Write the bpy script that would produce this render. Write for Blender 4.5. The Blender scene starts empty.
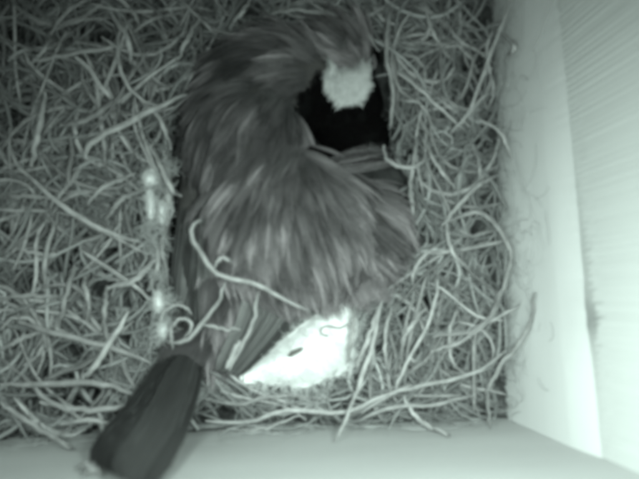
import bpy, bmesh, math, random
import numpy as np
from mathutils import Vector, Matrix, noise
from mathutils.bvhtree import BVHTree

random.seed(7)
rng = np.random.default_rng(11)
scene = bpy.context.scene
COL = scene.collection

# ------------------------------------------------------------------ camera
F_PX, W_PX, H_PX = 620.0, 639.0, 479.0
NADIR = (240.0, 300.0)                     # photo pixel that looks straight down
CAM_H = 0.18                               # metres above the rim of the nest
down_cam = Vector(((NADIR[0] - W_PX / 2) / F_PX, -(NADIR[1] - H_PX / 2) / F_PX, -1)).normalized()
Q = down_cam.rotation_difference(Vector((0, 0, -1)))
cam_data = bpy.data.cameras.new('camera')
cam_data.sensor_width = 36.0
cam_data.lens = F_PX / W_PX * 36.0
cam_data.clip_start = 0.002
cam_data.clip_end = 10.0
cam_data.dof.use_dof = True
cam_data.dof.focus_distance = 0.178
cam_data.dof.aperture_fstop = 6.5
cam = bpy.data.objects.new('camera', cam_data)
cam.rotation_mode = 'QUATERNION'
cam.rotation_quaternion = Q
cam.location = (0, 0, CAM_H)
COL.objects.link(cam)
scene.camera = cam

# ------------------------------------------------------------------ world, lamps, exposure
world = bpy.data.worlds.new('World')
scene.world = world
world.use_nodes = True
world.node_tree.nodes['Background'].inputs[0].default_value = (0.70, 1.0, 0.88, 1)
world.node_tree.nodes['Background'].inputs[1].default_value = 0.02

def lamp(name, loc, target, size, power):
    d = bpy.data.lights.new(name, 'AREA')
    d.shape = 'DISK'
    d.size = size
    d.spread = math.radians(112)
    d.energy = power
    d.color = (0.81, 1.0, 0.92)
    o = bpy.data.objects.new(name, d)
    o.location = loc
    o.rotation_euler = (Vector(target) - Vector(loc)).to_track_quat('-Z', 'Y').to_euler()
    COL.objects.link(o)
lamp('infrared_lamp', (0.020, 0.004, 0.170), (0.058, -0.052, 0.01), 0.020, 0.165)
lamp('infrared_lamp', (-0.026, 0.006, 0.165), (0.002, -0.060, 0.0), 0.020, 0.078)

scene.render.engine = 'CYCLES'
scene.cycles.use_denoising = True
scene.cycles.filter_width = 6.8
scene.cycles.max_bounces = 7
scene.cycles.diffuse_bounces = 6
scene.cycles.use_adaptive_sampling = True
scene.cycles.adaptive_threshold = 0.03
scene.view_settings.view_transform = 'Standard'
scene.view_settings.look = 'None'
scene.view_settings.exposure = 0.0
scene.view_settings.gamma = 1.0
scene.view_settings.use_curve_mapping = False

# ------------------------------------------------------------------ photo pixel -> place
def ray(px, py):
    d = Q @ Vector(((px - W_PX / 2) / F_PX, -(py - H_PX / 2) / F_PX, -1.0))
    return d / -d.z
def raw(px, py, z):
    return Vector((0, 0, CAM_H)) + ray(px, py) * (CAM_H - z)
def project(p):
    c = Q.inverted() @ (Vector(p) - Vector((0, 0, CAM_H)))
    return (c.x / -c.z * F_PX + W_PX / 2, -c.y / -c.z * F_PX + H_PX / 2)

XW = raw(513, 300, 0).x                    # right wall, inner face
XL = XW - 0.158
fr, fl = raw(500, 424, 0), raw(40, 444, 0)
F_SL = (fr.y - fl.y) / (fr.x - fl.x)
def front_y(x): return fr.y + F_SL * (x - fr.x)     # wall at the bottom of the picture
YB = front_y(0) + 0.158
LEDGE = 0.0016

def at(px, py, z):
    """point at height z on that sight line; where it would pass a wall it climbs the wall instead"""
    p = raw(px, py, z)
    r = ray(px, py)
    o = Vector((0, 0, CAM_H))
    if p.x > XW - 0.0015:
        p = o + r * ((XW - 0.0015) / r.x)
    if p.y < front_y(p.x) + 0.0015:
        t = (front_y(0) + 0.0015) / (r.y - F_SL * r.x)
        p = o + r * t
    return p

# ------------------------------------------------------------------ helpers
def mesh_obj(name, verts, faces, mat, parent=None, smooth=True):
    me = bpy.data.meshes.new(name)
    me.from_pydata([tuple(v) for v in verts], [], [tuple(f) for f in faces])
    me.materials.append(mat)
    if smooth:
        me.polygons.foreach_set('use_smooth', [True] * len(me.polygons))
    me.update()
    o = bpy.data.objects.new(name, me)
    COL.objects.link(o)
    if parent is not None:
        o.parent = parent
    return o
def empty(name, loc=(0, 0, 0)):
    o = bpy.data.objects.new(name, None)
    o.empty_display_size = 0.01
    o.location = loc
    COL.objects.link(o)
    return o
def tag(o, label, cat, group=None):
    o['label'] = label
    o['category'] = cat
    if group:
        o['group'] = group
    return o

def spline(pts, n):
    """Catmull-Rom through pts"""
    P = np.array([tuple(p) for p in pts], float)
    P = np.vstack([2 * P[0] - P[1], P, 2 * P[-1] - P[-2]])
    m = len(P) - 3
    out = []
    for k in range(n):
        u = k / (n - 1) * m
        i = min(int(u), m - 1)
        t = u - i
        a, b, c, d = P[i:i + 4]
        out.append(0.5 * (2 * b + (c - a) * t + (2 * a - 5 * b + 4 * c - d) * t * t + (3 * b - a - 3 * c + d) * t ** 3))
    return np.array(out)

def tubes(paths, radii, sides=4, flat=1.0):
    """paths (N,K,3), radii (N,K) -> verts, faces of N closed tubes"""
    N, K, _ = paths.shape
    T = np.gradient(paths, axis=1)
    T /= np.linalg.norm(T, axis=2, keepdims=True) + 1e-12
    up = np.zeros_like(T); up[..., 2] = 1.0
    bad = np.abs(T[..., 2]) > 0.95
    up[bad] = (1, 0, 0)
    S = np.cross(T, up); S /= np.linalg.norm(S, axis=2, keepdims=True) + 1e-12
    U = np.cross(S, T)
    ang = np.arange(sides) * 2 * np.pi / sides + 0.4
    ca, sa = np.cos(ang), np.sin(ang)
    V = (paths[:, :, None, :] + radii[:, :, None, None] *
         (S[:, :, None, :] * ca[None, None, :, None] + flat * U[:, :, None, :] * sa[None, None, :, None]))
    V = V.reshape(-1, 3)
    base = (np.arange(N) * K * sides)[:, None, None]
    k = (np.arange(K - 1) * sides)[None, :, None]
    s = np.arange(sides)[None, None, :]
    s2 = (s + 1) % sides
    Fq = np.stack([base + k + s, base + k + s2, base + k + sides + s2, base + k + sides + s], -1).reshape(-1, 4)
    return V, Fq

def fast_mesh(name, V, Fq, mat, parent=None, col=None):
    me = bpy.data.meshes.new(name)
    n, m = len(V), len(Fq)
    me.vertices.add(n); me.vertices.foreach_set('co', V.astype(np.float32).ravel())
    me.loops.add(m * 4); me.loops.foreach_set('vertex_index', Fq.astype(np.int32).ravel())
    me.polygons.add(m)
    me.polygons.foreach_set('loop_start', np.arange(m, dtype=np.int32) * 4)
    me.polygons.foreach_set('use_smooth', np.ones(m, bool))
    me.materials.append(mat)
    if col is not None:
        a = me.attributes.new('Col', 'FLOAT_COLOR', 'POINT')
        a.data.foreach_set('color', col.astype(np.float32).ravel())
    me.update(); me.validate()
    o = bpy.data.objects.new(name, me)
    COL.objects.link(o)
    if parent is not None:
        o.parent = parent
    return o

# ------------------------------------------------------------------ materials
def material(name, base, rough=0.8, var=0.0, scale=200.0, stretch=(1, 1, 1), bump=0.0, rand=0.0, attr=False,
             sheen=0.0, spec=0.3, sss=0.0, back=0.0):
    m = bpy.data.materials.new(name)
    m.use_nodes = True
    nt = m.node_tree
    N, L = nt.nodes, nt.links
    b = N['Principled BSDF']
    b.inputs['Roughness'].default_value = rough
    b.inputs['Specular IOR Level'].default_value = spec
    if sheen:
        b.inputs['Sheen Weight'].default_value = sheen
    if attr:
        a = N.new('ShaderNodeAttribute'); a.attribute_name = 'Col'
        L.new(a.outputs['Color'], b.inputs['Base Color'])
        if back:
            tr = N.new('ShaderNodeBsdfTranslucent'); mx = N.new('ShaderNodeMixShader')
            mx.inputs[0].default_value = back
            L.new(a.outputs['Color'], tr.inputs['Color'])
            L.new(b.outputs[0], mx.inputs[1]); L.new(tr.outputs[0], mx.inputs[2])
            L.new(mx.outputs[0], N['Material Output'].inputs['Surface'])
        return m
    b.inputs['Base Color'].default_value = (*base, 1)
    tc = N.new('ShaderNodeTexCoord')
    mp = N.new('ShaderNodeMapping'); mp.inputs['Scale'].default_value = stretch
    L.new(tc.outputs['Object'], mp.inputs['Vector'])
    nz = N.new('ShaderNodeTexNoise'); nz.inputs['Scale'].default_value = scale
    nz.inputs['Detail'].default_value = 6
    L.new(mp.outputs[0], nz.inputs['Vector'])
    if var or rand:
        mr = N.new('ShaderNodeMapRange')
        mr.inputs['From Min'].default_value = 0.3; mr.inputs['From Max'].default_value = 0.7
        mr.inputs['To Min'].default_value = 1 - var; mr.inputs['To Max'].default_value = 1 + var
        L.new(nz.outputs['Fac'], mr.inputs['Value'])
        val = mr.outputs[0]
        if rand:
            oi = N.new('ShaderNodeObjectInfo')
            m2 = N.new('ShaderNodeMapRange')
            m2.inputs['To Min'].default_value = 1 - rand; m2.inputs['To Max'].default_value = 1 + rand
            L.new(oi.outputs['Random'], m2.inputs['Value'])
            mu = N.new('ShaderNodeMath'); mu.operation = 'MULTIPLY'
            L.new(val, mu.inputs[0]); L.new(m2.outputs[0], mu.inputs[1]); val = mu.outputs[0]
        vm = N.new('ShaderNodeVectorMath'); vm.operation = 'SCALE'
        vm.inputs[0].default_value = base
        L.new(val, vm.inputs['Scale'])
        L.new(vm.outputs[0], b.inputs['Base Color'])
    if bump:
        bp = N.new('ShaderNodeBump'); bp.inputs['Strength'].default_value = 0.6
        bp.inputs['Distance'].default_value = bump
        L.new(nz.outputs['Fac'], bp.inputs['Height']); L.new(bp.outputs[0], b.inputs['Normal'])
    return m

M_WALL = material('pale_planed_wood', (0.68, 0.68, 0.68), 0.8, 0.05, 60, (1, 0.25, 1), 0.0002)
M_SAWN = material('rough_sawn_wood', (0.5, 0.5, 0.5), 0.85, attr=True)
M_FRONT = material('plywood', (0.52, 0.52, 0.52), 0.8, 0.07, 50, (0.3, 1, 1), 0.0003)
M_MOSS = material('dark_moss', (0.04, 0.04, 0.04), 1.0, 0.5, 300, (1, 1, 1), 0.002)
M_STALK = material('pale_straw', (0.27, 0.265, 0.265), 0.8, 0.35, 260, (1, 1, 1), 0.0002, rand=0.25)
M_STRAW = material('dry_straw', (0.25, 0.245, 0.245), 0.8, 0.35, 260, (1, 1, 1), 0.0002, rand=0.5)
M_MASS = material('straw_mass', (0.175, 0.17, 0.17), 0.9, attr=True)
M_SKIN = material('under_plumage', (0.05, 0.047, 0.046), 1.0, 0.3, 300)
M_PLUME = material('plumage', (0.1, 0.1, 0.1), 0.75, attr=True, sheen=0.1)
M_BLACK = material('black_plumage', (0.01, 0.01, 0.01), 1.0, attr=True, spec=0.02)
M_FLIGHT = material('flight_feather', (0.1, 0.1, 0.1), 0.6, attr=True, sheen=0.1)
M_DOWN = material('white_down', (0.9, 0.9, 0.9), 1.0, attr=True, back=0.25)
M_DOWNB = material('white_down_core', (0.93, 0.93, 0.93), 1.0, 0.02, 300, bump=0.001)
M_DOWNS = material('soiled_down', (0.7, 0.7, 0.7), 1.0, 0.25, 500, bump=0.001)
M_BARK = material('bark', (0.10, 0.095, 0.09), 0.9, 0.4, 500, bump=0.0004)
M_NIGHT = material('black_under_plumage', (0.004, 0.004, 0.004), 1.0, spec=0.02)
M_BEAK = material('beak', (0.015, 0.015, 0.015), 0.35)

# ------------------------------------------------------------------ nest box
box = tag(empty('nest_box', (0, 0, -0.035)), 'pale wooden nest box with rough sawn upper board, around the nest', 'nest box')
BZ = 0.035                                  # children are laid out in world metres, box origin is at its floor
def boxpart(name, verts, faces, mat, smooth=False):
    return mesh_obj(name, [(v[0], v[1], v[2] + BZ) for v in verts], faces, mat, box, smooth)
def slab(name, corners, thick, mat, bev=0.0008):
    """corners: 4 points of the visible face, counter-clockwise seen from inside; thick vector goes outward"""
    t = Vector(thick)
    v = [Vector(c) for c in corners] + [Vector(c) + t for c in corners]
    f = [(0, 1, 2, 3), (7, 6, 5, 4), (0, 4, 5, 1), (1, 5, 6, 2), (2, 6, 7, 3), (3, 7, 4, 0)]
    o = boxpart(name, v, f, mat)
    b = o.modifiers.new('bevel', 'BEVEL'); b.width = bev; b.segments = 4; b.limit_method = 'ANGLE'
    return o
TOP = 0.205
def wall_z(px, py, x):
    r = ray(px, py)
    return CAM_H - x / r.x, (x / r.x) * r.y
# ledge line on the right wall, from two pixels of the joint
za, ya = wall_z(566, 70, XW + LEDGE)
zb, yb = wall_z(598, 400, XW + LEDGE)
def ledge_z(y): return za + (zb - za) * (y - ya) / (yb - ya)
y0r, y1r = front_y(XW) , YB
# lower board: stands in front of the upper one, its top edge planed back; a narrow gap opens behind it
ys = np.linspace(y0r, y1r, 110)
ymid = wall_z(595, 285, XW)[1]
vs, fs = [], []
for i, y in enumerate(ys):
    gap = 0.0003 + 0.0003 * math.exp(-((y - ymid) / 0.020) ** 2) + 0.0004 * math.exp(-((y - wall_z(595, 318, XW)[1]) / 0.006) ** 2)
    gap *= 1 + 0.10 * rng.normal()
    xt = XW + LEDGE - max(gap, 0.0001)
    lz = ledge_z(y) + rng.normal(0, 0.00005)
    f = min(max((y - ya + 0.03) / 0.05, 0), 1); f = f * f * (3 - 2 * f)
    xf = XW + (xt - XW) * 0.85 * f           # the board thins towards its far end
    dx = xt - xf
    vs += [(xf, y, -0.035), (xf, y, lz - 0.012)]
    for q in np.linspace(0.1, 1.0, 10):
        vs.append((xf + dx * q ** 1.45, y, lz - 0.012 + 0.012 * q))
    vs += [(xt, y, lz - 0.03), (xf + 0.0003, y, -0.035)]
NP = 14
for i in range(len(ys) - 1):
    for j in range(NP):
        a, b = i * NP + j, i * NP + (j + 1) % NP
        fs.append((a, a + NP, b + NP, b))
o = boxpart('wall_board', vs, fs, M_WALL)
# upper board: rough sawn, fine ridges run up it
ys = np.arange(y0r, y1r, 0.00055)
vs, fs, cols = [], [], []
NRW = 12
for i, y in enumerate(ys):
    dep = 0.00008 * (i % 3) / 3.0 + 0.00008 * random.random()
    lz = ledge_z(y)
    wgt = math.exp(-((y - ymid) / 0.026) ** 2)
    reach = (0.0010 + 0.0035 * random.random() * ((i % 3) / 2)) * wgt     # grime up the saw grooves, with the dark shade of the gap painted in
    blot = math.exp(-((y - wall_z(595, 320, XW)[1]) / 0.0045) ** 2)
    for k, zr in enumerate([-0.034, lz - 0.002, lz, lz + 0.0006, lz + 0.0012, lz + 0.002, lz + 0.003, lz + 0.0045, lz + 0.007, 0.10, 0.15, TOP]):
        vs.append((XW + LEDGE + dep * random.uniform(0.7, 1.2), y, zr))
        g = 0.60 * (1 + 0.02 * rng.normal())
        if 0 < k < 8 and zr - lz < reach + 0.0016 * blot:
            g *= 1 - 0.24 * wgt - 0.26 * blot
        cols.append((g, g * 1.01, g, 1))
zrows = list(range(NRW))
nr = len(zrows)
for i in range(len(ys) - 1):
    for j in range(nr - 1):
        a = i * nr + j
        fs.append((a, a + nr, a + nr + 1, a + 1))
nf = len(vs)
for y in (y0r, y1r):
    for z in (-0.034, TOP):
        vs.append((XW + 0.014, y, z)); cols.append((0.5, 0.5, 0.5, 1))
fs.append((nf, nf + 1, nf + 3, nf + 2))
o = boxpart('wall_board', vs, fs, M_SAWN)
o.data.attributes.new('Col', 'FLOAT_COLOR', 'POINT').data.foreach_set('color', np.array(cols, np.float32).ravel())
# wall at the bottom of the picture, two others, floor
xa, xb = XL - 0.012, XW + 0.016
slab('wall_board', [(xa, front_y(xa), -0.035), (xb, front_y(xb), -0.035), (xb, front_y(xb), TOP), (xa, front_y(xa), TOP)], (0, -0.012, 0), M_FRONT)
slab('wall_board', [(XL, YB, -0.035), (XL, front_y(XL), -0.035), (XL, front_y(XL), TOP), (XL, YB, TOP)], (-0.012, 0, 0), M_FRONT)
slab('wall_board', [(xb, YB, -0.035), (xa, YB, -0.035), (xa, YB, TOP), (xb, YB, TOP)], (0, 0.012, 0), M_FRONT)
slab('floor_board', [(xa, front_y(xa) - 0.012, -0.0355), (xb, front_y(xb) - 0.012, -0.0355), (xb, YB + 0.012, -0.0355), (xa, YB + 0.012, -0.0355)], (0, 0, -0.012), M_FRONT)

# ------------------------------------------------------------------ the bird's body (needed first: the nest keeps clear of it)
BIRD_PX = [(175, 120), (200, 78), (245, 38), (300, 24), (352, 26), (382, 50), (387, 100), (386, 150), (410, 185),
           (413, 235), (392, 280), (358, 305), (316, 318), (240, 376), (226, 370), (205, 345), (172, 345), (170, 300), (172, 200), (173, 150)]
TAIL_PX = [(163, 350), (207, 360), (206, 385), (185, 445), (140, 500), (75, 500), (92, 462)]
DOWN_PX = [(236, 378), (310, 320), (355, 305), (356, 345), (345, 372), (315, 388), (275, 386)]
BLACK_PX = [(298, 92), (318, 84), (366, 66), (376, 44), (390, 60), (399, 172), (372, 175), (340, 166), (303, 154), (296, 120)]
def inside(poly, x, y):
    c = False
    j = len(poly) - 1
    for i in range(len(poly)):
        xi, yi = poly[i]; xj, yj = poly[j]
        if (yi > y) != (yj > y) and x < (xj - xi) * (y - yi) / (yj - yi) + xi:
            c = not c
        j = i
    return c

def ellipsoid(bm, c, r, rot=0.0):
    M = Matrix.Translation(c) @ Matrix.Rotation(rot, 4, 'Z') @ Matrix.Diagonal((*r, 1))
    bmesh.ops.create_uvsphere(bm, u_segments=32, v_segments=20, radius=1.0, matrix=M)
bm = bmesh.new()
for px, py, z, r, rot in [
        (283, 222, 0.002, (0.0235, 0.0235, 0.024), 0.0),      # back and flanks
        (345, 232, -0.004, (0.0155, 0.0155, 0.018), 0.0),     # right flank
        (252, 150, 0.000, (0.0165, 0.022, 0.022), 0.25),      # left shoulder
        (272, 92, -0.004, (0.021, 0.0155, 0.0195), 0.3),      # mantle
        (335, 62, -0.007, (0.0130, 0.0095, 0.0150), 0.0),     # nape ruff
        (344, 108, -0.0105, (0.0118, 0.0135, 0.0135), 0.0),   # head
        (362, 138, -0.0125, (0.0090, 0.0080, 0.0100), 0.0),   # face
        (245, 275, -0.004, (0.0175, 0.015, 0.0150), 0.9),     # rump
        (212, 318, -0.005, (0.0100, 0.0120, 0.0090), 0.5)]:   # tail root
    ellipsoid(bm, raw(px, py, z), r, rot)
tmp_me = bpy.data.meshes.new('tmp'); bm.to_mesh(tmp_me); bm.free()
tmp = bpy.data.objects.new('tmp', tmp_me); COL.objects.link(tmp)
rm = tmp.modifiers.new('r', 'REMESH'); rm.mode = 'VOXEL'; rm.voxel_size = 0.0011
sm = tmp.modifiers.new('s', 'SMOOTH'); sm.factor = 0.5; sm.iterations = 6
dg = bpy.context.evaluated_depsgraph_get()
body_me = bpy.data.meshes.new_from_object(tmp.evaluated_get(dg))
bpy.data.objects.remove(tmp); bpy.data.meshes.remove(tmp_me)
body_me.name = 'body'
body_me.materials.clear(); body_me.materials.append(M_SKIN); body_me.materials.append(M_NIGHT)
HEAD_C = raw(344, 110, -0.008)
for p in body_me.polygons:
    if ((p.center - HEAD_C).length < 0.0150 and p.center.z < 0.006) or inside(BLACK_PX, *project(p.center)): p.material_index = 1
body_me.polygons.foreach_set('use_smooth', [True] * len(body_me.polygons))
bird_base = raw(283, 222, -0.022)
bird = tag(empty('bird', bird_base), 'small fluffed-up bird with black head and white cheek, curled asleep in the nest', 'bird')
def birdpart(o):
    o.parent = bird
    o.location = -bird_base                # meshes are laid out in world metres
    return o
body = bpy.data.objects.new('body', body_me); COL.objects.link(body); birdpart(body)
bvh = BVHTree.FromPolygons([v.co.copy() for v in body_me.vertices], [tuple(p.vertices) for p in body_me.polygons])

# ------------------------------------------------------------------ plumage
def flow(px, py):
    dx, dy = px - 320, py - 125
    r = math.hypot(dx, dy) + 1e-6
    dx /= r; dy /= r
    s = min(max((dy + 0.3) / 1.0, 0), 1); s = s * s * (3 - 2 * s)
    w = 0.12 + 1.9 * s
    fx, fy = dy + w * dx, -dx + w * dy
    return Vector((fx, -fy, 0)).normalized()
WHITE_PX = [(320, 66), (338, 48), (366, 54), (374, 82), (369, 106), (336, 109), (321, 100)]

def clump_paths(p, n, d, L, w, nb, lift, K=5, curv=0.024):
    s = n.cross(d).normalized()
    d = s.cross(n).normalized()
    p, n, d, s = (np.array(v) for v in (p, n, d, s))
    u = rng.uniform(-1, 1, nb)
    st = rng.uniform(0, 0.4, nb)
    Lb = L * (0.62 + 0.25 * rng.random(nb)) * (1 - 0.25 * u * u)
    t = np.linspace(0, 1, K)
    spread = rng.normal(0, 0.10, nb)
    wav = rng.normal(0, 0.05, nb)
    al = st[:, None] * L * 0.6 + Lb[:, None] * t
    # barbs leave the shaft and turn along it: a leaf-like outline
    prof = np.sin(np.pi * np.clip(al / L * 0.75 + 0.15, 0, 1))
    sd = u[:, None] * w * 0.5 * prof + spread[:, None] * w * t + wav[:, None] * L * 0.3 * t ** 2
    up = lift * al - al ** 2 / (2 * curv) * 1.0 + (0.0002 + 0.0005 * rng.random(nb))[:, None]
    return p + al[..., None] * d + sd[..., None] * s + up[..., None] * n

class Coat:
    def __init__(self): self.P, self.R, self.C = [], [], []
    def add(self, paths, rad, c0, c1, jit=0.12):
        nb, K, _ = paths.shape
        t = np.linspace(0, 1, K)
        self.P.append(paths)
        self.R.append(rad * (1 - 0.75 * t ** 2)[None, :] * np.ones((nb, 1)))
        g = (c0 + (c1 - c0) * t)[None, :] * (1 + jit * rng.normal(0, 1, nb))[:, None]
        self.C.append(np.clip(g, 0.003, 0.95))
    def build(self, name, mat, warm=1.09, sides=3):
        P, R, G = np.concatenate(self.P), np.concatenate(self.R), np.concatenate(self.C)
        V, Fq = tubes(P, R, sides)
        G = np.repeat(G.reshape(-1), sides)
        col = np.stack([G * warm, G, G * (1 + (warm - 1) * 0.4), np.ones_like(G)], 1)
        o = fast_mesh(name, V, Fq, mat, None, col)
        o['kind'] = 'stuff'
        return o

# scatter roots over the body
tris = [tuple(p.vertices) for p in body_me.polygons]
cen = np.array([tuple(p.center) for p in body_me.polygons]); nor = np.array([tuple(p.normal) for p in body_me.polygons])
area = np.array([p.area for p in body_me.polygons])
wgt = area * (nor[:, 2] > -0.35)
coat, head_coat, cheek = Coat(), Coat(), Coat()
picked = []
cand = rng.choice(len(cen), size=9000, p=wgt / wgt.sum())
for ci in cand:
    if len(picked) >= 1500: break
    p = cen[ci]
    if picked and np.min(np.sum((np.array(picked) - p) ** 2, 1)) < 0.0013 ** 2: continue
    picked.append(p)
# feathers on top (towards the head) overlap those further along the coat
for p in picked:
    P = Vector(p)
    loc, n, _, _ = bvh.find_nearest(P)
    px, py = project(P)
    if P.z < -0.02: continue
    d = flow(px, py)
    d = (d + Vector((rng.normal(0, 0.10), rng.normal(0, 0.10), rng.normal(0, 0.06))))
    if inside(WHITE_PX, px, py) and py > 66: continue
    if inside(BLACK_PX, px, py):
        d = Vector((-0.5, 0.9, 0)) if py < 120 else Vector((1, 0.2, 0))
        head_coat.add(clump_paths(P, n, d, 0.005, 0.003, 26, 0.12, curv=0.012), 0.00008, 0.003, 0.004)
        continue
    if px < 207 and py > 205: continue
    L = rng.uniform(0.010, 0.0155)
    if py > 190 and project(P + d.normalized() * L)[0] < 204: L *= 0.55
    low = min(max((py - 120) / 160, 0), 1)
    tone = (0.052 + 0.075 * low) * math.exp(rng.normal(0, 0.32) + 1.25 * noise.noise(P * 130) + 0.5 * noise.noise(P * 320))
    tone = min(tone, 0.19)
    halo = math.exp(-((px - 346) / 24) ** 2 - ((py - 68) / 17) ** 2)      # grey passes into the white cheek
    tone = tone * (1 - halo) + 0.30 * halo
    L *= 1 - 0.4 * halo
    tipx = project(P + d.normalized() * L * 0.8)
    if inside(BLACK_PX, *tipx): L *= 0.45
    lift = rng.uniform(0.22, 0.55)
    if px > 330 and py > 190: tone *= 1.25
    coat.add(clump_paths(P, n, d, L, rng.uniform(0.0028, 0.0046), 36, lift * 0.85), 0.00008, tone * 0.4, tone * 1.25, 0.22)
    if rng.random() < 0.45:
        coat.add(clump_paths(P, n, d, L * 1.1, 0.0010, 12, lift + 0.05), 0.00008, tone * 0.8, min(tone * 2.0, 0.36))
for k in range(1100):
    ang, rad = rng.uniform(0, 2 * math.pi), math.sqrt(rng.random())
    px, py = 346 + (20 + rng.normal(0, 1.5)) * rad * math.cos(ang), 76 + (25 + rng.normal(0, 1.5)) * rad * math.sin(ang)
    hit = bvh.ray_cast(Vector((0, 0, CAM_H)), ray(px, py).normalized())
    if hit[0] is None: continue
    q = min(max((py - 52 + 0.15 * (px - 346)) / 26, 0), 1)
    g = (0.08 + 0.46 * q * q * (3 - 2 * q)) * math.exp(rng.normal(0, 0.15))
    cheek.add(clump_paths(hit[0], hit[1], Vector((rng.normal(0, 1), rng.normal(-0.2, 1), 0)), rng.uniform(0.0020, 0.0042), 0.0028, 18, 0.22, curv=0.012), 0.00007, g, g, 0.06)
# white fringe blending into the grey nape above the cheek
for k in range(26):
    px, py = rng.uniform(318, 378), rng.uniform(38, 56)
    hit = bvh.ray_cast(Vector((0, 0, CAM_H)), ray(px, py).normalized())
    if hit[0] is None: continue
    coat.add(clump_paths(hit[0], hit[1], Vector((rng.normal(-0.6, 0.4), -0.5, 0)), 0.005, 0.003, 30, 0.3), 0.00009, 0.08, 0.17)
# ridge of the neck that sweeps round into the flank
for k in range(34):
    t = rng.random()
    px, py = 300 + 16 * t * t + rng.normal(0, 5), 122 + 42 * t + rng.normal(0, 4)
    hit = bvh.ray_cast(Vector((0, 0, CAM_H)), ray(px - 6, py).normalized())
    if hit[0] is None: continue
    d = Vector((0.10 + 0.75 * t, -1 + 0.35 * t, 0))
    tone = rng.uniform(0.07, 0.17)
    coat.add(clump_paths(hit[0], hit[1], d, rng.uniform(0.010, 0.015), 0.003, 30, 0.3), 0.00008, tone * 0.5, tone * 1.2)
# pale wisps that reach over the black face
for (ax, ay, bx, by, tone) in [(322, 166, 378, 160, 0.10), (324, 172, 384, 172, 0.15)]:
    a, b = raw(ax, ay, 0.012), raw(bx, by, 0.004)
    h = bvh.ray_cast(Vector((0, 0, CAM_H)), ray(ax, ay).normalized())
    if h[0] is not None: a = h[0]
    d = b - a
    coat.add(clump_paths(a, Vector((0, 0, 1)), d, d.length * rng.uniform(0.8, 1.0), 0.0042, 26, 0.2, curv=0.03), 0.00006, tone * 0.6, tone * 1.2)
for k in range(60):                         # belly fluff that hangs over the white down
    px = rng.uniform(300, 385); py = 293 - 0.25 * abs(px - 335) + rng.normal(0, 5)
    a = raw(px, py, rng.uniform(0.004, 0.009)); b = raw(px + rng.normal(4, 6), py + rng.uniform(14, 26), 0.006)
    coat.add(clump_paths(a, Vector((0, -0.3, 1)).normalized(), b - a, (b - a).length, 0.003, 26, 0.1, curv=0.05), 0.00007, 0.13, rng.uniform(0.15, 0.34))
for k in range(46):
    px, py = rng.uniform(172, 212), rng.uniform(326, 350)
    a = raw(px, py, 0.0045); b = raw(px - 16 + rng.normal(0, 3), py + 30, 0.008)
    coat.add(clump_paths(a, (Vector((0, 0, CAM_H)) - a).normalized(), b - a, (b - a).length, 0.0028, 30, 0.05, curv=0.2), 0.000085, 0.03, rng.uniform(0.03, 0.07))
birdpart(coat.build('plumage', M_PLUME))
birdpart(head_coat.build('head_plumage', M_BLACK))['label'] = 'black head'
birdpart(cheek.build('cheek_patch', M_PLUME, 1.0))['label'] = 'white cheek patch'

# beak and closed eye, sunk in the black of the face
hb = raw(368, 146, -0.004)
vb, fb = [], []
for k, (t, r) in enumerate([(0, 0.0022), (0.35, 0.0018), (0.7, 0.0010), (1, 0.0002)]):
    c = hb + Vector((0.010, -0.004, -0.004)) * t
    for s in range(8):
        a = s * math.pi / 4
        vb.append(c + Vector((0.3 * math.cos(a), 0.95 * math.cos(a), math.sin(a) * 0.8)) * r)
for k in range(3):
    for s in range(8):
        fb.append((k * 8 + s, k * 8 + (s + 1) % 8, k * 8 + 8 + (s + 1) % 8, k * 8 + 8 + s))
fb.append(tuple(range(24, 32)))
birdpart(mesh_obj('beak', vb, fb, M_BEAK))

# ------------------------------------------------------------------ flight and tail feathers
def feather(name, pts, width, up, tone, parent, tip=0.35, edge=1.5, fold=0.25, shaft=0.6):
    K, A = 18, 9
    C = spline(pts, K)
    T = np.gradient(C, axis=0); T /= np.linalg.norm(T, axis=1, keepdims=True)
    up = np.array(up, float)
    S = np.cross(T, up); S /= np.linalg.norm(S, axis=1, keepdims=True)
    U = np.cross(S, T)
    V, Cc = [], []
    for side in (1, -1):
        for k in range(K):
            t = k / (K - 1)
            w = width * (0.55 + 0.45 * min(1, t / 0.25))
            if t > 1 - tip:
                q = (t - (1 - tip)) / tip
                w *= math.sqrt(max(1 - q ** 2.2, 0.0)) * 0.97 + 0.03
            for a in range(A):
                u = a / (A - 1) * 2 - 1
                h = (1 - abs(u)) * width * fold + (0.00022 * math.exp(-(u / 0.14) ** 2))
                frayed = 1 + (0.05 * rng.normal() if abs(u) == 1 else 0)
                V.append(C[k] + S[k] * u * w * 0.5 * frayed + U[k] * (h + side * 0.00005))
                g = tone * (1 + (edge - 1) * max(0, (abs(u) - 0.65) / 0.35)) * (shaft if abs(u) < 0.1 else 1) * (1 + 0.10 * rng.normal())
                Cc.append((g * 1.02, g, g, 1))
    Fq = []
    n = K * A
    for k in range(K - 1):
        for a in range(A - 1):
            i = k * A + a
            Fq.append((i, i + A, i + A + 1, i + 1))
            Fq.append((n + i, n + i + 1, n + i + A + 1, n + i + A))
        for e in (0, A - 1):
            i = k * A + e
            Fq.append((i, n + i, n + i + A, i + A) if e == 0 else (i, i + A, n + i + A, n + i))
    o = fast_mesh(name, np.array(V), np.array(Fq), M_FLIGHT, None, np.array(Cc))
    o.parent = parent
    return o

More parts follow.
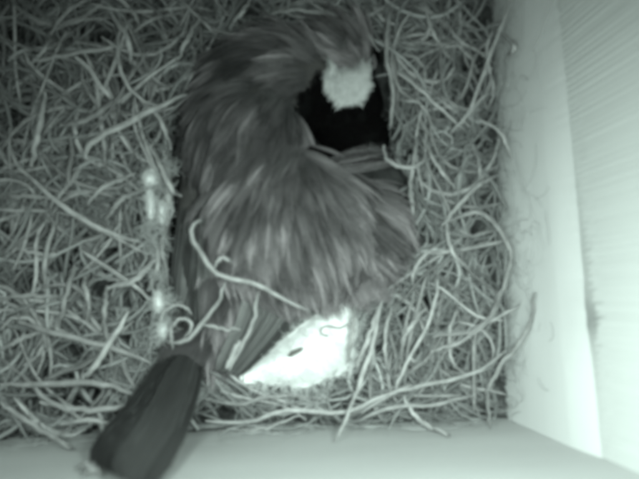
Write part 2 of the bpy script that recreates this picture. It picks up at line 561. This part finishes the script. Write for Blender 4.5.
# tail: closed fan of twelve feathers, bent up against the wall at the bottom of the picture
tail = birdpart(mesh_obj('tail', *(lambda b: ([v.co for v in b.verts], [[v.index for v in f.verts] for f in b.faces]))(
    (lambda b: (ellipsoid(b, raw(198, 342, -0.003), (0.0075, 0.0110, 0.0050), 2.6), b.verts.index_update(), b)[2])(bmesh.new())), M_SKIN))
tail['label'] = 'dark closed tail bent up against the wall'
t0a, t0b, t0c = raw(193, 345, -0.002), raw(168, 405, 0.016), raw(120, 474, 0.0)
def clear_front(px, py, gap):
    r = ray(px, py)
    t = (front_y(0) + gap) / (r.y - F_SL * r.x)
    return Vector((0, 0, CAM_H)) + r * t
ends = []
for i in range(12):
    u = (i - 5.5) / 5.5                     # across the fan
    k = abs(u)
    tip_px = (117 + 27 * u, 479 + 12 * u - 4 * k)
    gap = 0.0020 + 0.0022 * (1 - k) + 0.0003 * (i % 2)
    tip = clear_front(*tip_px, gap)
    mid_px = (160 + 21 * u, 411 + 8 * u)
    mz = 0.42 * tip.z + 0.0016 * (1 - k) + 0.0003 * (i % 2)
    root = raw(190 + 10 * u, 347 + 4 * u, 0.001 + 0.0012 * (1 - k))
    mid = raw(*mid_px, mz)
    upv = (Vector((0, 0, CAM_H)) - mid).normalized()
    feather('tail_feather', [root, mid, tip], 0.0052, upv, 0.012 + 0.007 * (1 - k) * 1.0 + (-0.011 if i == 4 else 0.004 * rng.normal()), tail, tip=0.16, edge=0.9, fold=0.05, shaft=0.9)

# left wing: long folded flight feathers along the flank
def wing_lump(px, py, z, r, rot):
    b = bmesh.new(); ellipsoid(b, raw(px, py, z), r, rot)
    b.verts.index_update()
    o = mesh_obj('wing', [v.co for v in b.verts], [[v.index for v in f.verts] for f in b.faces], M_SKIN)
    b.free()
    return birdpart(o)
wl = wing_lump(200, 215, -0.006, (0.007, 0.016, 0.010), 0.0)
wl['label'] = 'dark folded wing beside the pale straw'
for i in range(8):
    u = i / 7
    a = raw(190 + 20 * u, 190 + 10 * u, 0.001 + 0.005 * u)
    b = raw(180 + 27 * u, 250 + 6 * u, 0.004 + 0.006 * u)
    c = raw(173 + 32 * u, 322 + 10 * u, 0.001 + 0.005 * u)
    pts = []
    for f in np.linspace(0, 1, 6):
        q = a.lerp(b, f * 2) if f < 0.5 else b.lerp(c, f * 2 - 1)
        h = bvh.ray_cast(Vector((0, 0, CAM_H)), (q - Vector((0, 0, CAM_H))).normalized())
        if h[0] is not None: q = h[0] + Vector((-0.0004, 0, 0.0012 + 0.0004 * (i % 2)))
        pts.append(q)
    feather('flight_feather', pts, 0.0042, (-0.35, 0, 1), 0.022 + 0.045 * (i % 3 == 1), wl, tip=0.4, edge=2.0, fold=0.14)
# right wing: tips of the flight feathers come out below the flank, over the white down
wr = wing_lump(285, 290, -0.002, (0.010, 0.008, 0.008), 0.7)
wr['label'] = 'wing tip pointing down beside the white down'
for i in range(8):
    u = i / 7
    a = raw(306 - 52 * u, 284 - 4 * u, 0.006 + 0.004 * u)
    b = raw(284 - 42 * u, 322 + 2 * u, 0.007 + 0.003 * u)
    c = raw(238 - 22 * u, 377 - 6 * u, 0.0045 + 0.002 * u)
    feather('flight_feather', [a, b, c], 0.0040, (0.2, -0.1, 1), (0.022 if i == 0 else 0.06 + 0.03 * (i % 2)), wr, tip=0.45, edge=1.5, fold=0.14)

# ------------------------------------------------------------------ nest
nest = tag(empty('nest', (0, 0, -0.034)), 'nest of pale dry straw and dark moss filling the box', 'nest')
NZ = 0.034
def nestpart(o):
    o.parent = nest
    o.location = (o.location.x, o.location.y, o.location.z + NZ)
    return o
# open pockets between the stems
HOLE_PX = [(484, 18, 10), (470, 96, 7), (478, 60, 6), (436, 128, 6), (443, 112, 6), (410, 30, 7), (430, 75, 5), (14, 36, 8), (36, 40, 6), (92, 34, 8), (104, 26, 8), (62, 72, 6),
  (110, 56, 6), (28, 96, 8), (112, 72, 5), (22, 122, 7), (130, 108, 6), (46, 250, 6), (62, 262, 7), (30, 284, 8), (75, 255, 6), (112, 252, 8), (10, 236, 6), (98, 290, 6), (12, 334, 7),
  (45, 372, 6), (66, 378, 5), (52, 402, 7), (61, 408, 6), (100, 382, 6), (88, 402, 7), (90, 434, 6), (110, 432, 6), (24, 436, 5), (206, 420, 6), (226, 414, 8), (296, 418, 8), (430, 300, 7),
  (462, 366, 6), (452, 352, 6), (415, 350, 7), (446, 270, 6), (484, 196, 6), (474, 228, 7), (486, 260, 5), (422, 240, 6), (405, 318, 6), (380, 350, 7), (470, 10, 6), (405, 60, 6), (150, 30, 7),
  (168, 20, 6), (250, 8, 6), (180, 50, 7), (150, 128, 5), (70, 150, 6), (120, 150, 6), (20, 150, 5), (140, 220, 6), (85, 235, 6), (130, 300, 6), (128, 340, 6), (70, 350, 7), (30, 400, 6)]
HOLES = [(raw(x, y, -0.003).xy, r * 0.18 / F_PX) for x, y, r in HOLE_PX]
for k in range(60):
    HOLES.append((raw(rng.uniform(0, 505), rng.uniform(0, 430), -0.003).xy, rng.uniform(0.0008, 0.0016)))
HC = np.array([tuple(h[0]) for h in HOLES]); HR = np.array([h[1] for h in HOLES])
def in_hole(P, f=1.0):
    P = np.asarray(P)[:, :2]
    return bool((((P[:, None, :] - HC[None]) ** 2).sum(-1) < (HR * f)[None] ** 2).any())
# mossy bed with a hollow where the bird sits
nx = 170
vs, fs = [], []
cup = raw(285, 190, 0)
def bed(x, y):
    r = math.hypot((x - cup.x) / 0.034, (y - cup.y) / 0.042)
    h = -0.013 - 0.0165 * max(0, 1 - r ** 2.2)
    e = min(XW - x, x - XL, y - front_y(x), YB - y)
    return h + 0.007 * math.exp(-max(e, 0) / 0.006)
gx = np.linspace(XL + 0.0004, XW - 0.0004, nx); gv = np.linspace(0, 1, nx)
for u in gx:
    for v in gv:
        y = front_y(u) + 0.0004 + v * (YB - front_y(u) - 0.0008)
        vs.append((u, y, bed(u, y) + random.uniform(-0.0012, 0.0012) - (0.013 if in_hole([(u, y)], 1.1) else 0)))
nb_ = len(vs)
for u in (gx[0], gx[-1]):
    for v in (0, 1):
        vs.append((u, front_y(u) + 0.0004 + v * (YB - front_y(u) - 0.0008), -0.0345))
for i in range(nx - 1):
    for j in range(nx - 1):
        a = i * nx + j
        fs.append((a, a + nx, a + nx + 1, a + 1))
fs.append((nb_, nb_ + 1, nb_ + 3, nb_ + 2))
nestpart(mesh_obj('moss_bed', vs, fs, M_MOSS))

# straws one can follow in the photograph: (pixels, width in pixels, height, tone)
TRACED = [
 ([(511, 0), (487, 65), (463, 125)], 6, 0.006), ([(491, 66), (488, 90), (463, 120), (447, 137)], 5, 0.003),
 ([(391, 2), (388, 30), (387, 57), (393, 100), (389, 130)], 6, 0.005), ([(388, 66), (412, 83), (447, 114), (466, 132)], 5, 0.002),
 ([(417, 137), (413, 165), (409, 198)], 6, 0.006), ([(384, 146), (389, 162), (413, 167), (425, 160)], 6, 0.008),
 ([(423, 139), (440, 169), (456, 188)], 5, 0.003), ([(440, 228), (456, 208), (476, 187), (498, 175)], 6, 0.005),
 ([(449, 222), (468, 214), (487, 216), (504, 236), (513, 258), (504, 286), (493, 302)], 7, 0.006),
 ([(447, 215), (448, 235), (454, 254), (471, 270)], 6, 0.004), ([(455, 228), (472, 236), (494, 230)], 4, 0.001),
 ([(508, 270), (497, 305), (474, 331), (432, 336)], 6, 0.006), ([(535, 292), (527, 332), (501, 366), (486, 394)], 7, 0.008),
 ([(360, 414), (394, 393), (425, 386), (476, 372), (506, 350)], 6, 0.005), ([(487, 384), (488, 405), (491, 428)], 5, 0.007),
 ([(404, 397), (420, 421), (452, 437)], 6, 0.007), ([(205, 421), (252, 421), (290, 410), (345, 412), (378, 398), (412, 384)], 6, 0.006),
 ([(383, 298), (372, 345), (355, 395), (337, 441)], 6, 0.010), ([(355, 303), (353, 330), (348, 364)], 6, 0.011),
 ([(378, 307), (370, 335), (357, 367)], 7, 0.009), ([(400, 344), (412, 325), (425, 308)], 6, 0.004),
 ([(392, 300), (385, 340), (388, 375)], 5, 0.002), ([(415, 290), (405, 330), (400, 372)], 5, 0.002),
 ([(440, 270), (430, 320), (402, 372), (395, 395)], 5, 0.003), ([(205, 400), (240, 404), (275, 396), (330, 400)], 5, 0.003),
 ([(230, 430), (265, 428), (300, 415)], 4, 0.004), ([(350, 425), (390, 408), (440, 404), (480, 392)], 5, 0.004),
 ([(430, 352), (460, 342), (492, 320), (520, 305)], 5, 0.005), ([(462, 300), (450, 330), (452, 360), (470, 380)], 5, 0.001),
 # across the bird
 ([(200, 221), (194, 224), (193, 238), (204, 259), (222, 276), (256, 285), (278, 297), (312, 312)], 5.5, 0.0245),
 ([(226, 279), (219, 299), (204, 321), (186, 341), (168, 342)], 5.5, 0.016), ([(204, 324), (222, 329), (240, 329)], 5, 0.014),
 ([(258, 287), (252, 325), (229, 370)], 5, 0.017), ([(240, 340), (226, 369)], 8, 0.015),
 ([(214, 268), (222, 258), (238, 266), (240, 276)], 5, 0.021), ([(160, 322), (168, 308), (182, 306), (192, 314)], 3.5, 0.012),
 ([(165, 334), (180, 318), (192, 324), (184, 338)], 3.5, 0.013), ([(172, 350), (172, 330), (178, 320)], 3.5, 0.013),
 # left
 ([(18, 168), (52, 198), (76, 215), (107, 232), (140, 242)], 7, 0.006), ([(0, 196), (30, 196), (54, 199)], 6, 0.004),
 ([(58, 213), (46, 255), (45, 292)], 6, 0.004), ([(75, 265), (66, 296), (59, 328)], 6, 0.006), ([(83, 273), (86, 290), (90, 313)], 6, 0.004),
 ([(107, 285), (105, 305), (103, 328)], 6, 0.005), ([(107, 288), (136, 278), (159, 254)], 8, 0.006), ([(-4, 299), (30, 296), (60, 297)], 6, 0.005),
 ([(106, 220), (123, 198), (145, 190)], 7, 0.007), ([(86, 206), (103, 187), (136, 173)], 6, 0.004), ([(45, 212), (62, 193), (88, 158)], 6, 0.003),
 ([(14, 246), (38, 254), (60, 252)], 5, 0.002), ([(46, 92), (38, 131), (31, 167)], 8, 0.008), ([(125, 92), (88, 119), (60, 125)], 8, 0.004),
 ([(86, 158), (92, 142), (138, 117), (187, 95)], 9, 0.007), ([(30, 62), (86, 52), (132, 44)], 6, 0.003), ([(110, 12), (127, 38), (132, 64)], 7, 0.003),
 ([(30, 66), (45, 48), (52, 34)], 6, 0.003), ([(48, 32), (80, 20), (112, 17)], 5, 0.002), ([(128, 38), (150, 20), (185, 12)], 5, 0.002),
 ([(0, 385), (52, 384), (100, 384), (140, 396)], 8, 0.007), ([(18, 322), (58, 335), (103, 345), (150, 363)], 7, 0.006),
 ([(128, 312), (101, 358), (82, 380)], 8, 0.007), ([(0, 350), (20, 340), (40, 332)], 6, 0.004), ([(102, 312), (107, 340), (112, 362)], 6, 0.004),
 ([(58, 312), (58, 335)], 6, 0.004), ([(0, 402), (38, 428), (75, 450)], 7, 0.007), ([(40, 402), (80, 410), (130, 405)], 8, 0.005),
 ([(20, 372), (48, 400), (92, 424)], 6, 0.006), ([(98, 410), (104, 436), (100, 455)], 7, 0.006), ([(60, 425), (90, 420), (118, 428)], 6, 0.005), ([(78, 470), (88, 464), (100, 466)], 8, 0.012), ([(84, 476), (92, 470), (104, 474)], 7, 0.012),
 ([(140, 100), (160, 120), (172, 150)], 6, 0.004), ([(150, 145), (160, 165), (172, 190), (182, 196)], 6, 0.007), ([(164, 150), (168, 190), (166, 230)], 9, 0.003),
 ([(170, 215), (162, 245), (168, 285)], 6, 0.002), ([(150, 230), (158, 262), (148, 290)], 6, 0.003), ([(178, 60), (186, 42), (200, 18)], 6, 0.006), ([(232, 24), (242, 12), (250, 0)], 6, 0.006),
 ([(270, 14), (295, 10), (330, 14), (350, 22)], 6, 0.006), ([(352, 20), (366, 32), (380, 52)], 5, 0.006), ([(425, 0), (432, 30), (452, 60)], 5, 0.003),
 ([(445, 20), (460, 40), (486, 55)], 5, 0.003), ([(410, 40), (440, 44), (470, 38)], 5, 0.002), ([(400, 100), (420, 104), (436, 130)], 5, 0.003),
 ([(470, 140), (480, 165), (476, 190)], 5, 0.003), ([(480, 120), (500, 132), (512, 160)], 5, 0.006), ([(495, 30), (515, 45), (506, 60)], 8, 0.004)]
KS = 14
TAIL_X0, TAIL_X1 = raw(80, 460, 0.03).x, raw(215, 420, 0.01).x
straw_n = 0
def traced(px, w, z):
    global straw_n
    pts = []
    n = len(px)
    for i, (x, y) in enumerate(px):
        e = abs(i / (n - 1) * 2 - 1)
        pts.append(at(x, y, z - 0.004 * e ** 3 * (0.3 if z > 0.011 else 1)))
    C = spline(pts, KS)
    o0 = C[KS // 2].copy()
    wob = rng.normal(0, 0.00018, (KS, 3)); wob[:, 2] *= 0.5
    C = C + wob - o0
    r = w * 0.5 * (CAM_H - z) / F_PX * 0.78
    t = np.linspace(0, 1, KS)
    R = r * (1 - 0.65 * np.abs(2 * t - 1) ** 4) * (1 + 0.07 * rng.normal(0, 1, KS))
    V, Fq = tubes(C[None], R[None], 6, 0.42)
    Fq = [tuple(f) for f in Fq] + [tuple(range(6)), tuple(range((KS - 1) * 6, KS * 6))[::-1]]
    o = mesh_obj('straw', V, Fq, M_STALK)
    o.location = o0
    nestpart(o); straw_n += 1
for px, w, z in TRACED:
    traced(px, w, z)

# loose straws of the upper layer: a few dozen shapes, placed one by one
def curl(L, bend, seg):
    """a gently curling stem in the plane, centred"""
    k = rng.normal(0, bend); dk = rng.normal(0, bend * 0.8); a = 0.0
    P = [np.zeros(3)]
    for i in range(seg - 1):
        a += (k + dk * (i / seg * 2 - 1)) / seg + rng.normal(0, 0.10)
        P.append(P[-1] + np.array([math.cos(a), math.sin(a), 0]) * L / (seg - 1))
    P = np.array(P)
    P -= P.mean(0)
    P[:, 2] = 0.0012 * np.sin(np.linspace(0, 3.1 * rng.random() + 1, seg) + rng.random() * 6)
    return P
shapes = []
for k in range(36):
    L = rng.uniform(0.016, 0.038)
    C = curl(L, 1.6, 7)
    r = rng.uniform(0.00045, 0.00088)
    R = r * (1 - 0.65 * np.abs(np.linspace(-1, 1, 7)) ** 3)
    V, Fq = tubes(C[None], R[None], 4, 0.65)
    me = bpy.data.meshes.new('straw')
    me.from_pydata([tuple(v) for v in V], [], [tuple(map(int, f)) for f in Fq] + [(0, 1, 2, 3), (27, 26, 25, 24)])
    me.materials.append(M_STRAW)
    me.polygons.foreach_set('use_smooth', [True] * len(me.polygons)); me.update()
    shapes.append((me, C))
def clear(P, margin=0.0012, low=False):
    if in_hole(P): return False
    for q in P[::2]:
        if not (XL + margin < q[0] < XW - margin and front_y(q[0]) + margin < q[1] < YB - margin): return False
        px, py = project(q)
        if inside(BIRD_PX, px, py): return False
        if not low and (inside(DOWN_PX, px, py) or inside(TAIL_PX, px, py)): return False
    return True
tries = 0
while straw_n < 298 and tries < 20000:
    tries += 1
    me, C = shapes[tries % len(shapes)]
    px, py = rng.uniform(-5, 530), rng.uniform(-5, 440)
    c = at(px, py, rng.uniform(-0.004, 0.002))
    a = rng.uniform(0, 2 * math.pi)
    Mx = Matrix.Rotation(a, 3, 'Z') @ Matrix.Rotation(rng.normal(0, 0.10), 3, 'Y')
    W = np.array([tuple(c + Mx @ Vector(q)) for q in C])
    if not clear(W): continue
    o = bpy.data.objects.new('straw', me)
    o.location = c
    o.rotation_euler = Mx.to_euler()
    COL.objects.link(o)
    nestpart(o); straw_n += 1

# the rest of the stems, uncountable, below and between
def layer(count, zlo, zhi, rlo, rhi, Llo, Lhi, bend, tone, seg=8, holes=False):
    P, R, G = [], [], []
    tries = 0
    while len(P) < count and tries < count * 14:
        tries += 1
        C = curl(rng.uniform(Llo, Lhi), bend, seg)
        x = rng.uniform(XL, XW); y = front_y(x) + rng.random() * (YB - front_y(x))
        e = min(XW - x, y - front_y(x))
        z = rng.uniform(zlo, zhi) + 0.006 * rng.random() * math.exp(-max(e, 0) / 0.005)
        a = rng.uniform(0, 2 * math.pi); tilt = rng.normal(0, 0.16)
        ca, sa = math.cos(a), math.sin(a)
        C2 = np.stack([x + ca * C[:, 0] - sa * C[:, 1], y + sa * C[:, 0] + ca * C[:, 1], z + C[:, 2] + tilt * C[:, 0]], 1)
        if holes and noise.noise(Vector((x * 190, y * 190, 3.3))) + 0.5 * noise.noise(Vector((x * 420, y * 420, 7.1))) < -0.25: continue
        if not clear(C2, 0.0008, low=z < -0.001): continue
        P.append(C2); r = rng.uniform(rlo, rhi)
        R.append(r * (1 - 0.5 * np.abs(np.linspace(-1, 1, seg)) ** 3))
        G.append(np.full(seg, tone * math.exp(rng.normal(0, 0.3))))
    return np.array(P), np.array(R), np.array(G)
parts = [layer(800, -0.014, -0.005, 0.0005, 0.00095, 0.018, 0.045, 1.6, 0.17, holes=True),
         layer(850, -0.007, 0.0005, 0.00035, 0.0007, 0.014, 0.035, 2.2, 0.20, holes=True),
         layer(6500, -0.011, -0.0005, 0.00006, 0.00016, 0.005, 0.014, 4.0, 0.22, seg=6, holes=True),
         layer(1400, -0.001, 0.003, 0.00005, 0.00011, 0.004, 0.012, 4.0, 0.16, seg=6)]
# fine fibres that creep up the walls at the edge of the nest
Pw, Rw, Gw = [], [], []
for k in range(420):
    C = curl(rng.uniform(0.006, 0.016), 2.5, 6)
    a = rng.uniform(0, 2 * math.pi)
    hgt = abs(rng.normal(0, 0.010))
    if k % 3 == 0:
        x = rng.uniform(XL + 0.01, XW - 0.01)
        Q2 = np.stack([x + math.cos(a) * C[:, 0] - math.sin(a) * C[:, 1], np.zeros(6), hgt * 0.5 - 0.002 + math.sin(a) * C[:, 0] + math.cos(a) * C[:, 1]], 1)
        Q2[:, 1] = front_y(Q2[:, 0]) + 0.0005 + 0.002 * rng.random() + 0.25 * np.abs(C[:, 2])
        if TAIL_X0 < Q2[:, 0].mean() < TAIL_X1: continue
    else:
        y = rng.uniform(fr.y + 0.012, YB - 0.012)
        Q2 = np.stack([XW - 0.0006 - 0.003 * rng.random() - 0.3 * np.abs(C[:, 2]), y + math.cos(a) * C[:, 0] - math.sin(a) * C[:, 1], hgt - 0.002 + math.sin(a) * C[:, 0] + math.cos(a) * C[:, 1]], 1)
    Pw.append(Q2); Rw.append(np.full(6, rng.uniform(0.00004, 0.00009))); Gw.append(np.full(6, rng.uniform(0.3, 0.5)))
# pale mottled strip of down fibres trodden into the straw along the folded wing
for k in range(560):
    py = rng.uniform(160, 345); px = 158 + 8 * math.sin(py * 0.045) + rng.normal(0, 6)
    if noise.noise(Vector((px * 0.06, py * 0.06, 1.7))) < -0.05: continue
    C = curl(rng.uniform(0.003, 0.008), 4.0, 6)
    a = rng.normal(math.pi / 2, 0.9); c = raw(px, py, rng.uniform(0.001, 0.0055))
    Pw.append(np.stack([c.x + math.cos(a) * C[:, 0] - math.sin(a) * C[:, 1], c.y + math.sin(a) * C[:, 0] + math.cos(a) * C[:, 1], c.z + C[:, 2] * 0.6], 1))
    Rw.append(np.full(6, rng.uniform(0.00005, 0.00012))); Gw.append(np.full(6, rng.uniform(0.22, 0.48)))
parts.append((np.array(Pw), np.array(Rw), np.array(Gw)))
VV, FF, CC, off = [], [], [], 0
for P, R, G in parts:
    V, Fq = tubes(P, R, 4 if P.shape[1] > 6 else 3, 0.6)
    VV.append(V); FF.append(Fq + off); off += len(V)
    CC.append(np.repeat(G.reshape(-1), 4 if P.shape[1] > 6 else 3))
G = np.concatenate(CC)
o = fast_mesh('straw_tangle', np.concatenate(VV), np.concatenate(FF), M_MASS, None, np.stack([G, G, G, np.ones_like(G)], 1))
o['kind'] = 'stuff'
nestpart(o)

# ------------------------------------------------------------------ white down lining
def down_tuft(label, outline, z, thick, nfib, flen, group=None, tone=0.9, core=None):
    cx = sum(p[0] for p in outline) / len(outline); cy = sum(p[1] for p in outline) / len(outline)
    base = at(cx, cy, z - thick)
    t = tag(empty('down_tuft', base), label, 'down tuft', group)
    # cushion
    n, rings = 28, 7
    poly = spline([(x, y, 0) for x, y in outline + outline[:1]], n + 1)[:n]
    vs, fs = [], []
    top = at(cx, cy, z)
    for k in range(rings):
        f = 1 - k / rings
        h = z - thick + thick * math.sqrt(1 - f ** 2) * 1.0
        for i in range(n):
            j = 1 + 0.05 * rng.normal()
            p = raw(cx + (poly[i][0] - cx) * f * j, cy + (poly[i][1] - cy) * f * j, h)
            vs.append(p + Vector((0, 0, rng.normal(0, thick * 0.03))) - base)
    vs.append(raw(cx, cy, z) - base)
    bot = [raw(cx + (poly[i][0] - cx) * 0.9, cy + (poly[i][1] - cy) * 0.9, z - thick * 1.4) - base for i in range(n)]
    nv = len(vs); vs += bot
    for k in range(rings - 1):
        for i in range(n):
            j = (i + 1) % n
            fs.append((k * n + i, k * n + j, (k + 1) * n + j, (k + 1) * n + i))
    for i in range(n):
        j = (i + 1) % n
        fs.append(((rings - 1) * n + i, (rings - 1) * n + j, nv - 1))
        fs.append((nv + j, nv + i, i)); fs.append((nv + j, i, j))
    fs.append(tuple(nv + i for i in range(n))[::-1])
    mesh_obj('cushion', vs, fs, core or M_DOWNB, t)
    # fibres
    c = Coat()
    K = 6
    P = []
    for k in range(nfib):
        while True:
            x = rng.uniform(min(p[0] for p in outline) - 3, max(p[0] for p in outline) + 3); y = rng.uniform(min(p[1] for p in outline) - 3, max(p[1] for p in outline) + 3)
            if inside(outline, cx + (x - cx) * 0.95, cy + (y - cy) * 0.95): break
        dx, dy = x - cx, y - cy
        i = int(((math.atan2(dy, dx) / (2 * math.pi)) % 1) * n)
        rr = min(1, math.hypot(dx, dy) / max(4, max(math.hypot(p[0] - cx, p[1] - cy) for p in poly) * 0.8))
        s = raw(x, y, z - thick + thick * math.sqrt(max(0, 1 - rr ** 2)))
        d = Vector((dx, -dy, 0)).normalized() * 0.5 * rr + Vector((rng.normal(0, 1), rng.normal(0, 1), rng.uniform(-0.2, 0.35)))
        d = d.normalized() * flen * rng.uniform(0.5, 1.1)
        q = np.array([tuple(s + d * (m / (K - 1)) - base) for m in range(K)])
        q[1:] += np.cumsum(rng.normal(0, flen * 0.13, (K - 1, 3)), 0)
        P.append(q)
    c.add(np.array(P), 0.000045, tone, tone, 0.05)
    o = c.build('fibres', M_DOWN, 1.0); o.parent = t
    return t
down_tuft('large bright white pad of down below the bird, beside its wing tip',
          [(238, 377), (262, 357), (290, 335), (312, 318), (352, 298), (357, 328), (350, 362), (332, 378), (305, 386), (272, 385)], 0.004, 0.008, 1500, 0.0055)
SG = 'small white down tufts beside the bird'
for lab, out, z in [
    ('round white down tuft, topmost in the row left of the bird', [(142, 178), (147, 170), (155, 172), (158, 181), (152, 186), (145, 185)], 0.0065),
    ('tall white down tuft under the round topmost one, left of the bird', [(146, 192), (151, 189), (155, 195), (155, 212), (150, 220), (146, 210)], 0.0065),
    ('narrow white down tuft touching the right side of the tall one', [(158, 204), (162, 200), (166, 206), (166, 218), (161, 225), (158, 214)], 0.0055),
    ('white down tuft low beside the wing, above the tail', [(153, 296), (158, 291), (163, 296), (164, 308), (158, 314), (153, 306)], 0.0065),
    ('small white down tuft just above the tail root, left of curled straw', [(158, 326), (163, 322), (168, 327), (168, 335), (162, 338), (158, 333)], 0.0075)]:
    down_tuft(lab, out, z, 0.004, 130, 0.0026, SG, tone=0.75, core=M_DOWNS)

# dark chip and a curled grey fibre lying on the white pad
ch = [raw(x, y, 0.0052 + dz) for x, y, dz in [(287, 356, 0), (291, 351, 0), (301, 347, 0.0003), (304, 348, 0.0003), (300, 352, 0.0002), (290, 357, 0)]]
c0 = sum(ch, Vector()) / 6
vs = [p - c0 for p in ch] + [p - c0 + Vector((0, 0, 0.0009)) for p in ch]
fs = [tuple(range(6))[::-1], tuple(range(6, 12))] + [(i, (i + 1) % 6, (i + 1) % 6 + 6, i + 6) for i in range(6)]
chip = mesh_obj('bark_chip', vs, fs, M_BARK, None, False); chip.location = c0
tag(chip, 'thin dark bark chip lying on the white down pad', 'chip')
C = spline([raw(x, y, z) for x, y, z in [(352, 322, 0.0075), (340, 328, 0.0075), (328, 326, 0.007), (321, 329, 0.007), (322, 334, 0.007), (328, 336, 0.0065)]], 16)
o0 = C[0].copy()
V, Fq = tubes((C - o0)[None], np.full((1, 16), 0.00028), 6)
fib = mesh_obj('curled_fibre', V, [tuple(f) for f in Fq] + [tuple(range(6)), tuple(range(90, 96))[::-1]], M_STRAW); fib.location = o0
tag(fib, 'thin grey curled fibre hooked on the white down pad', 'fibre')
